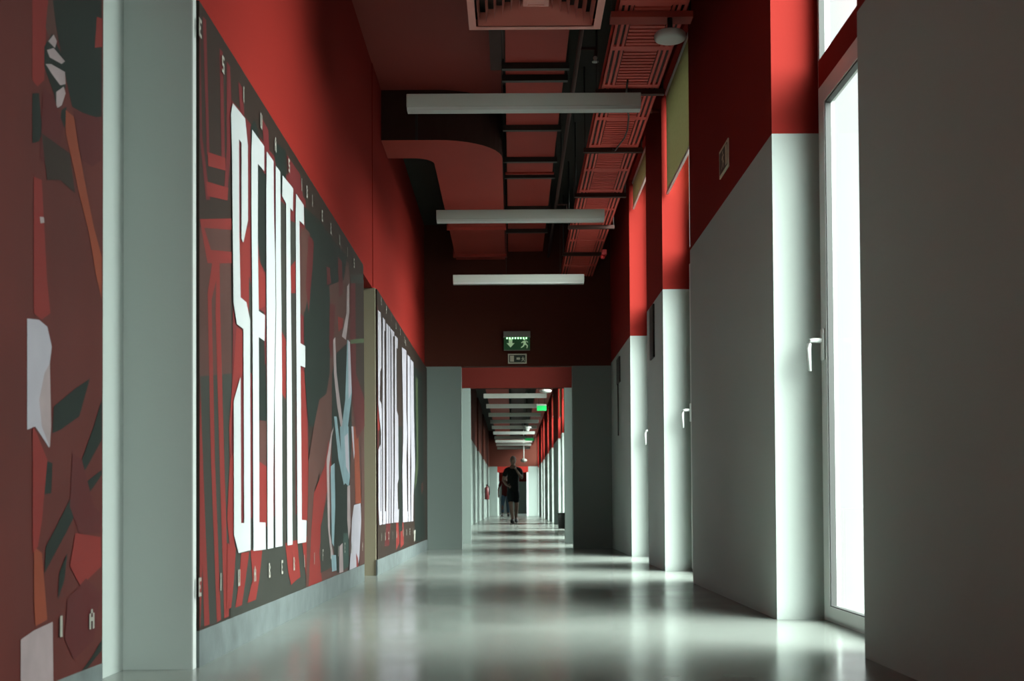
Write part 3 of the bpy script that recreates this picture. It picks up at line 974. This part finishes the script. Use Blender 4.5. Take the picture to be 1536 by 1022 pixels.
MB().tube([(.69, 24.2, 2.815), (.69, 24.2, 3.0795)], .014, DARK, 8).build('stem', t)

# bin and extinguisher
t = thing('waste_bin', 'low dark box bin against the window side past the doorway', 'bin', (1.03, 24.85, 0))
b = MB()
b.solid([(.955, 24.72, 0), (1.10, 24.72, 0), (1.10, 24.98, 0), (.955, 24.98, 0), (.945, 24.70, .30), (1.11, 24.70, .30), (1.11, 25.0, .30), (.945, 25.0, .30)],
        [(3, 2, 1, 0), (4, 5, 6, 7), (0, 1, 5, 4), (1, 2, 6, 5), (2, 3, 7, 6), (3, 0, 4, 7)], BLACKP)
b.build('bin_body', t)
MB().box(.940, 1.115, 24.695, 25.005, .30, .32, BLACKP).build('lid', t, bevel=.004)
t = thing('fire_extinguisher', 'dark red fire extinguisher hung on the far left wall', 'fire extinguisher', (-.89, 43, .68))
MB().lathe([(.07, .0), (.085, .01), (.085, .38), (.07, .43), (.03, .46), (.025, .50)], (-.895, 43, .68), EXTR, 20).build('cylinder', t)
MB().box(-.93, -.86, 42.97, 43.03, 1.18, 1.22, DARK).build('valve', t, bevel=.004)
MB().tube([(-.87, 42.97, 1.19), (-.80, 42.95, 1.12), (-.80, 42.95, .85)], .014, DARK, 8).build('hose', t)
MB().box(-.988, -.97, 42.95, 43.05, .9, 1.1, DARK).build('wall_bracket', t)


# ------------------------------------------------------------------ people
def skin_grow(verts, edges, sub=2):
    """verts {name: (pos, radius)}; returns a mesh grown by a Skin modifier"""
    names = list(verts)
    me = bpy.data.meshes.new('grow')
    me.from_pydata([verts[n][0] for n in names], [(names.index(a), names.index(b)) for a, b in edges], [])
    o = bpy.data.objects.new('grow', me)
    COL.objects.link(o)
    sk = o.modifiers.new('skin', 'SKIN')
    sk.use_smooth_shade = True
    for i, n in enumerate(names):
        r = verts[n][1]
        d = me.skin_vertices[0].data[i]
        d.radius = r if isinstance(r, tuple) else (r, r)
        d.use_root = (i == 0)
    ss = o.modifiers.new('sub', 'SUBSURF')
    ss.levels = ss.render_levels = sub
    dg = bpy.context.evaluated_depsgraph_get()
    out = bpy.data.meshes.new_from_object(o.evaluated_get(dg))
    bpy.data.objects.remove(o)
    return out


def mesh_obj(name, meshes, mats, parent, extra=None):
    bm = bmesh.new()
    for k, m in enumerate(meshes):
        n0 = len(bm.faces)
        bm.from_mesh(m)
        bm.faces.ensure_lookup_table()
        for f in bm.faces[n0:]:
            f.material_index = min(k, len(mats) - 1) if len(mats) > 1 else 0
            f.smooth = True
    me = bpy.data.meshes.new(name)
    bm.to_mesh(me)
    bm.free()
    for m in mats:
        me.materials.append(m)
    o = bpy.data.objects.new(name, me)
    COL.objects.link(o)
    o.parent = parent
    return o


def ellipsoid(c, r, n=16, shape=None):
    bm = bmesh.new()
    bmesh.ops.create_uvsphere(bm, u_segments=n, v_segments=n, radius=1)
    for v in bm.verts:
        x, y, z = v.co
        if shape:
            x, y, z = shape(x, y, z)
        v.co = Vector((c[0] + x * r[0], c[1] + y * r[1], c[2] + z * r[2]))
    me = bpy.data.meshes.new('e')
    bm.to_mesh(me)
    bm.free()
    return me


def hand(w, d, side, curl=.4, s=1.0):
    """palm, four bent fingers and a thumb; w wrist, d direction of the hand, side = towards the thumb"""
    w, d, side = Vector(w), Vector(d).normalized(), Vector(side)
    side = (side - d * side.dot(d)).normalized()
    nrm = d.cross(side)
    out = [skin_grow({'a': (w - d * .02, .024), 'b': (w + d * .03 * s, (.036, .02)), 'c': (w + d * .08 * s, (.040, .017))}, [('a', 'b'), ('b', 'c')], 1)]
    for k, L in enumerate((.072, .080, .074, .058)):
        b = w + d * .075 * s + side * (.03 - .02 * k)
        p1 = b + d * L * .45
        d2 = (d * math.cos(curl) + nrm * math.sin(curl))
        p2 = p1 + d2 * L * .33
        d3 = (d * math.cos(2 * curl) + nrm * math.sin(2 * curl))
        p3 = p2 + d3 * L * .28
        out.append(skin_grow({'a': (b, .009), 'b': (p1, .0088), 'c': (p2, .008), 'd': (p3, .0065)}, [('a', 'b'), ('b', 'c'), ('c', 'd')], 1))
    b = w + d * .025 + side * .028
    p1 = b + (side * .8 + d * .6).normalized() * .035
    p2 = p1 + (side * .35 + d).normalized() * .03
    out.append(skin_grow({'a': (b, .012), 'b': (p1, .0105), 'c': (p2, .008)}, [('a', 'b'), ('b', 'c')], 1))
    return out


def person(loc, label, J, top, bottom, long_legs, shirt, hair):
    root = thing('person', label, 'person', loc)
    root['_base'] = (0, 0, 0)
    V = {'pelvis': (J['pelvis'], (.15, .11)), 'waist': (J['waist'], (.135, .10)), 'chest': (J['chest'], (.165, .115)), 'collar': (J['collar'], (.10, .075)),
         'neck': (J['neck'], .058), 'skull': (J['skull'], .066)}
    E = [('pelvis', 'waist'), ('waist', 'chest'), ('chest', 'collar'), ('collar', 'neck'), ('neck', 'skull')]
    for s in 'rl':
        V.update({s + 'hip': (J[s + 'hip'], .088), s + 'knee': (J[s + 'knee'], .058), s + 'calf': (J[s + 'calf'], .056), s + 'ank': (J[s + 'ank'], .040), s + 'toe': (J[s + 'toe'], .034),
                  s + 'sho': (J[s + 'sho'], .058), s + 'elb': (J[s + 'elb'], .041), s + 'wri': (J[s + 'wri'], .028)})
        E += [('pelvis', s + 'hip'), (s + 'hip', s + 'knee'), (s + 'knee', s + 'calf'), (s + 'calf', s + 'ank'), (s + 'ank', s + 'toe'),
              ('collar', s + 'sho'), (s + 'sho', s + 'elb'), (s + 'elb', s + 'wri')]
    body = [skin_grow(V, E)]
    hc = Vector(J['skull']) + Vector((0, -.01, .045))

    def headshape(x, y, z):
        if z < 0:
            x *= 1 + .22 * z
            y = y * (1 + .12 * z) - .04 * -z
        return x, y, z
    body.append(ellipsoid(hc, (.078, .098, .118), 20, headshape))
    body.append(ellipsoid(hc + Vector((0, -.100, -.012)), (.013, .018, .024), 10))      # nose
    for sx in (-1, 1):
        body.append(ellipsoid(hc + Vector((.079 * sx, .008, -.01)), (.009, .020, .032), 10))   # ears
    for s, sd in (('r', J['rthumb']), ('l', J['lthumb'])):
        w = Vector(J[s + 'wri'])
        body += hand(w, J[s + 'hand'], sd, .5)
    bo = mesh_obj('body', body, [SKIN], root)
    for sx in (-1, 1):
        mesh_obj('eye', [ellipsoid(hc + Vector((.030 * sx, -.086, .014)), (.012, .010, .008), 10)], [EYE], root)
    mesh_obj('mouth', [ellipsoid(hc + Vector((0, -.088, -.058)), (.022, .010, .007), 10)], [LIPS], root)

    def hairshape(x, y, z):
        if y < -.15:
            z = max(z, .42)
        return x, y, max(z, -.35)
    mesh_obj('hair', [ellipsoid(hc + Vector((0, .010, .014)), (.084, .100, .118), 18, hairshape)], [hair], root)
    # shirt
    V = {'hem': (Vector(J['pelvis']) + Vector((0, 0, -.12)), (.178, .140)), 'pelvis': (J['pelvis'], (.176, .135)), 'waist': (J['waist'], (.168, .128)), 'chest': (J['chest'], (.19, .135)),
         'collar': (Vector(J['collar']) + Vector((0, 0, .0)), (.115, .09))}
    E = [('hem', 'pelvis'), ('pelvis', 'waist'), ('waist', 'chest'), ('chest', 'collar')]
    for s in 'rl':
        a, e = Vector(J[s + 'sho']), Vector(J[s + 'elb'])
        V.update({s + 'sho': (a, .078), s + 'slv': (a + (e - a) * .68, .066)})
        E += [('collar', s + 'sho'), (s + 'sho', s + 'slv')]
    mesh_obj('shirt', [skin_grow(V, E)], [top], root)
    # trousers or shorts
    V = {'pelvis': (Vector(J['pelvis']) + Vector((0, 0, -.03)), (.160, .125)), 'belt': (Vector(J['pelvis']) + Vector((0, 0, .08)), (.150, .115))}
    E = [('pelvis', 'belt')]
    for s in 'rl':
        a, k, c = Vector(J[s + 'hip']), Vector(J[s + 'knee']), Vector(J[s + 'ank'])
        V.update({s + 'hip': (a, .108), s + 'mid': (a + (k - a) * .55, .098), s + 'knee': (a + (k - a) * .92, .090 if not long_legs else .075)})
        E += [('pelvis', s + 'hip'), (s + 'hip', s + 'mid'), (s + 'mid', s + 'knee')]
        if long_legs:
            V[s + 'cuff'] = (k + (c - k) * .9, .062)
            E.append((s + 'knee', s + 'cuff'))
    mesh_obj('trousers' if long_legs else 'shorts', [skin_grow(V, E)], [bottom], root)
    for s in 'rl':
        a, q = Vector(J[s + 'ank']), Vector(J[s + 'toe'])
        d = (q - a)
        d.z += .055
        d.normalize()
        me = ellipsoid((0, 0, 0), (.055, .155, .062), 18, lambda x, y, z: (x * (1 - .12 * y), y, max(z, -.62) * (1.0 + .35 * max(y, -.6) if z > 0 else 1.0)))
        side = d.cross(Vector((0, 0, 1))).normalized()
        up = side.cross(d)
        c0 = a + d * .075 - up * .045
        c0.z = max(c0.z, .0395)
        me.transform(Matrix(((side.x, -d.x, up.x, c0.x), (side.y, -d.y, up.y, c0.y), (side.z, -d.z, up.z, c0.z), (0, 0, 0, 1))))
        mesh_obj('shoe', [me], [SHOE], root)
    return root


J1 = dict(pelvis=(0, 0, .93), waist=(0, .0, 1.10), chest=(0, -.01, 1.30), collar=(0, .01, 1.45), neck=(0, -.01, 1.53), skull=(.0, -.03, 1.62),
          rhip=(-.09, 0, .87), rknee=(-.065, -.13, .50), rcalf=(-.05, -.13, .36), rank=(-.015, -.15, .085), rtoe=(-.03, -.26, .045),
          lhip=(.09, 0, .87), lknee=(.085, -.01, .49), lcalf=(.08, .07, .36), lank=(.065, .17, .12), ltoe=(.075, .06, .050),
          rsho=(-.185, .01, 1.42), relb=(-.265, .05, 1.15), rwri=(-.165, -.13, 1.0), rhand=(.75, -.5, -.3), rthumb=(0, 0, 1),
          lsho=(.185, .01, 1.42), lelb=(.24, -.10, 1.19), lwri=(.085, -.17, 1.42), lhand=(-.35, .1, .9), lthumb=(-.4, .8, 0))
person((.035, 32.1, 0), 'person in black t-shirt and dark shorts walking towards the camera, hand raised to face', J1, TEE, SHORT, False, True, HAIR)
J2 = dict(pelvis=(0, 0, .93), waist=(0, .0, 1.10), chest=(0, -.01, 1.30), collar=(0, .01, 1.45), neck=(0, -.01, 1.53), skull=(.0, -.03, 1.62),
          rhip=(-.09, 0, .87), rknee=(-.12, -.05, .49), rcalf=(-.12, -.02, .36), rank=(-.12, .08, .10), rtoe=(-.14, -.06, .040),
          lhip=(.09, 0, .87), lknee=(.10, -.13, .49), lcalf=(.10, -.14, .36), lank=(.11, -.17, .095), ltoe=(.13, -.32, .042),
          rsho=(-.185, .01, 1.42), relb=(-.29, .06, 1.14), rwri=(-.30, -.08, .92), rhand=(.1, -.3, -.9), rthumb=(.6, -.6, 0),
          lsho=(.185, .01, 1.42), lelb=(.25, .04, 1.14), lwri=(.24, -.08, .92), lhand=(-.05, -.2, -.9), lthumb=(-.5, -.6, 0))
person((-.27, 50.0, 0), 'farther person in dark red top and blue jeans, half hidden behind the nearer walker', J2, REDTEE, JEANS, True, True, EYE)

# drop construction keys
for o in bpy.data.objects:
    if '_base' in o:
        del o['_base']

# ------------------------------------------------------------------ daylight
w = bpy.data.worlds.new('overcast_sky')
S.world = w
w.use_nodes = True
nt = w.node_tree
nt.nodes.clear()
out = nt.nodes.new('ShaderNodeOutputWorld')
bg = nt.nodes.new('ShaderNodeBackground')
tc = nt.nodes.new('ShaderNodeTexCoord')
SKY_BASE, SKY_GLOW, SKY_ELEV, SKY_AZ, SKY_N = 1.45, 69.0, 30, 23, 4.6
# thin cloud: an even pale sky with the wide bright patch where the sun stands behind it
vm = nt.nodes.new('ShaderNodeVectorMath')
vm.operation = 'DOT_PRODUCT'
e_ = math.radians(SKY_ELEV)
a_ = math.radians(SKY_AZ)
vm.inputs[1].default_value = (math.cos(e_) * math.cos(a_), -math.cos(e_) * math.sin(a_), math.sin(e_))
nt.links.new(tc.outputs['Generated'], vm.inputs[0])


def mth(op, a, b=None):
    n = nt.nodes.new('ShaderNodeMath')
    n.operation = op
    for i, q in enumerate((a, b)):
        if q is None:
            continue
        if isinstance(q, (int, float)):
            n.inputs[i].default_value = q
        else:
            nt.links.new(q, n.inputs[i])
    return n.outputs[0]


lobe = mth('POWER', mth('MAXIMUM', vm.outputs['Value'], 0.0), SKY_N)
nt.links.new(mth('ADD', mth('MULTIPLY', lobe, SKY_GLOW), SKY_BASE), bg.inputs['Strength'])
bg.inputs['Color'].default_value = (.955, 1.0, .985, 1)
nt.links.new(bg.outputs[0], out.inputs[0])

# ------------------------------------------------------------------ view
vs = S.view_settings
S.display_settings.display_device = 'sRGB'
vs.view_transform = 'Standard'
vs.look = 'None'
vs.exposure = 0
vs.gamma = 1
vs.use_curve_mapping = False
c = S.cycles
c.max_bounces = 12
c.diffuse_bounces = 8
c.glossy_bounces = 5
c.transparent_max_bounces = 12
c.caustics_reflective = False
c.caustics_refractive = False
c.sample_clamp_indirect = 6
c.use_denoising = True
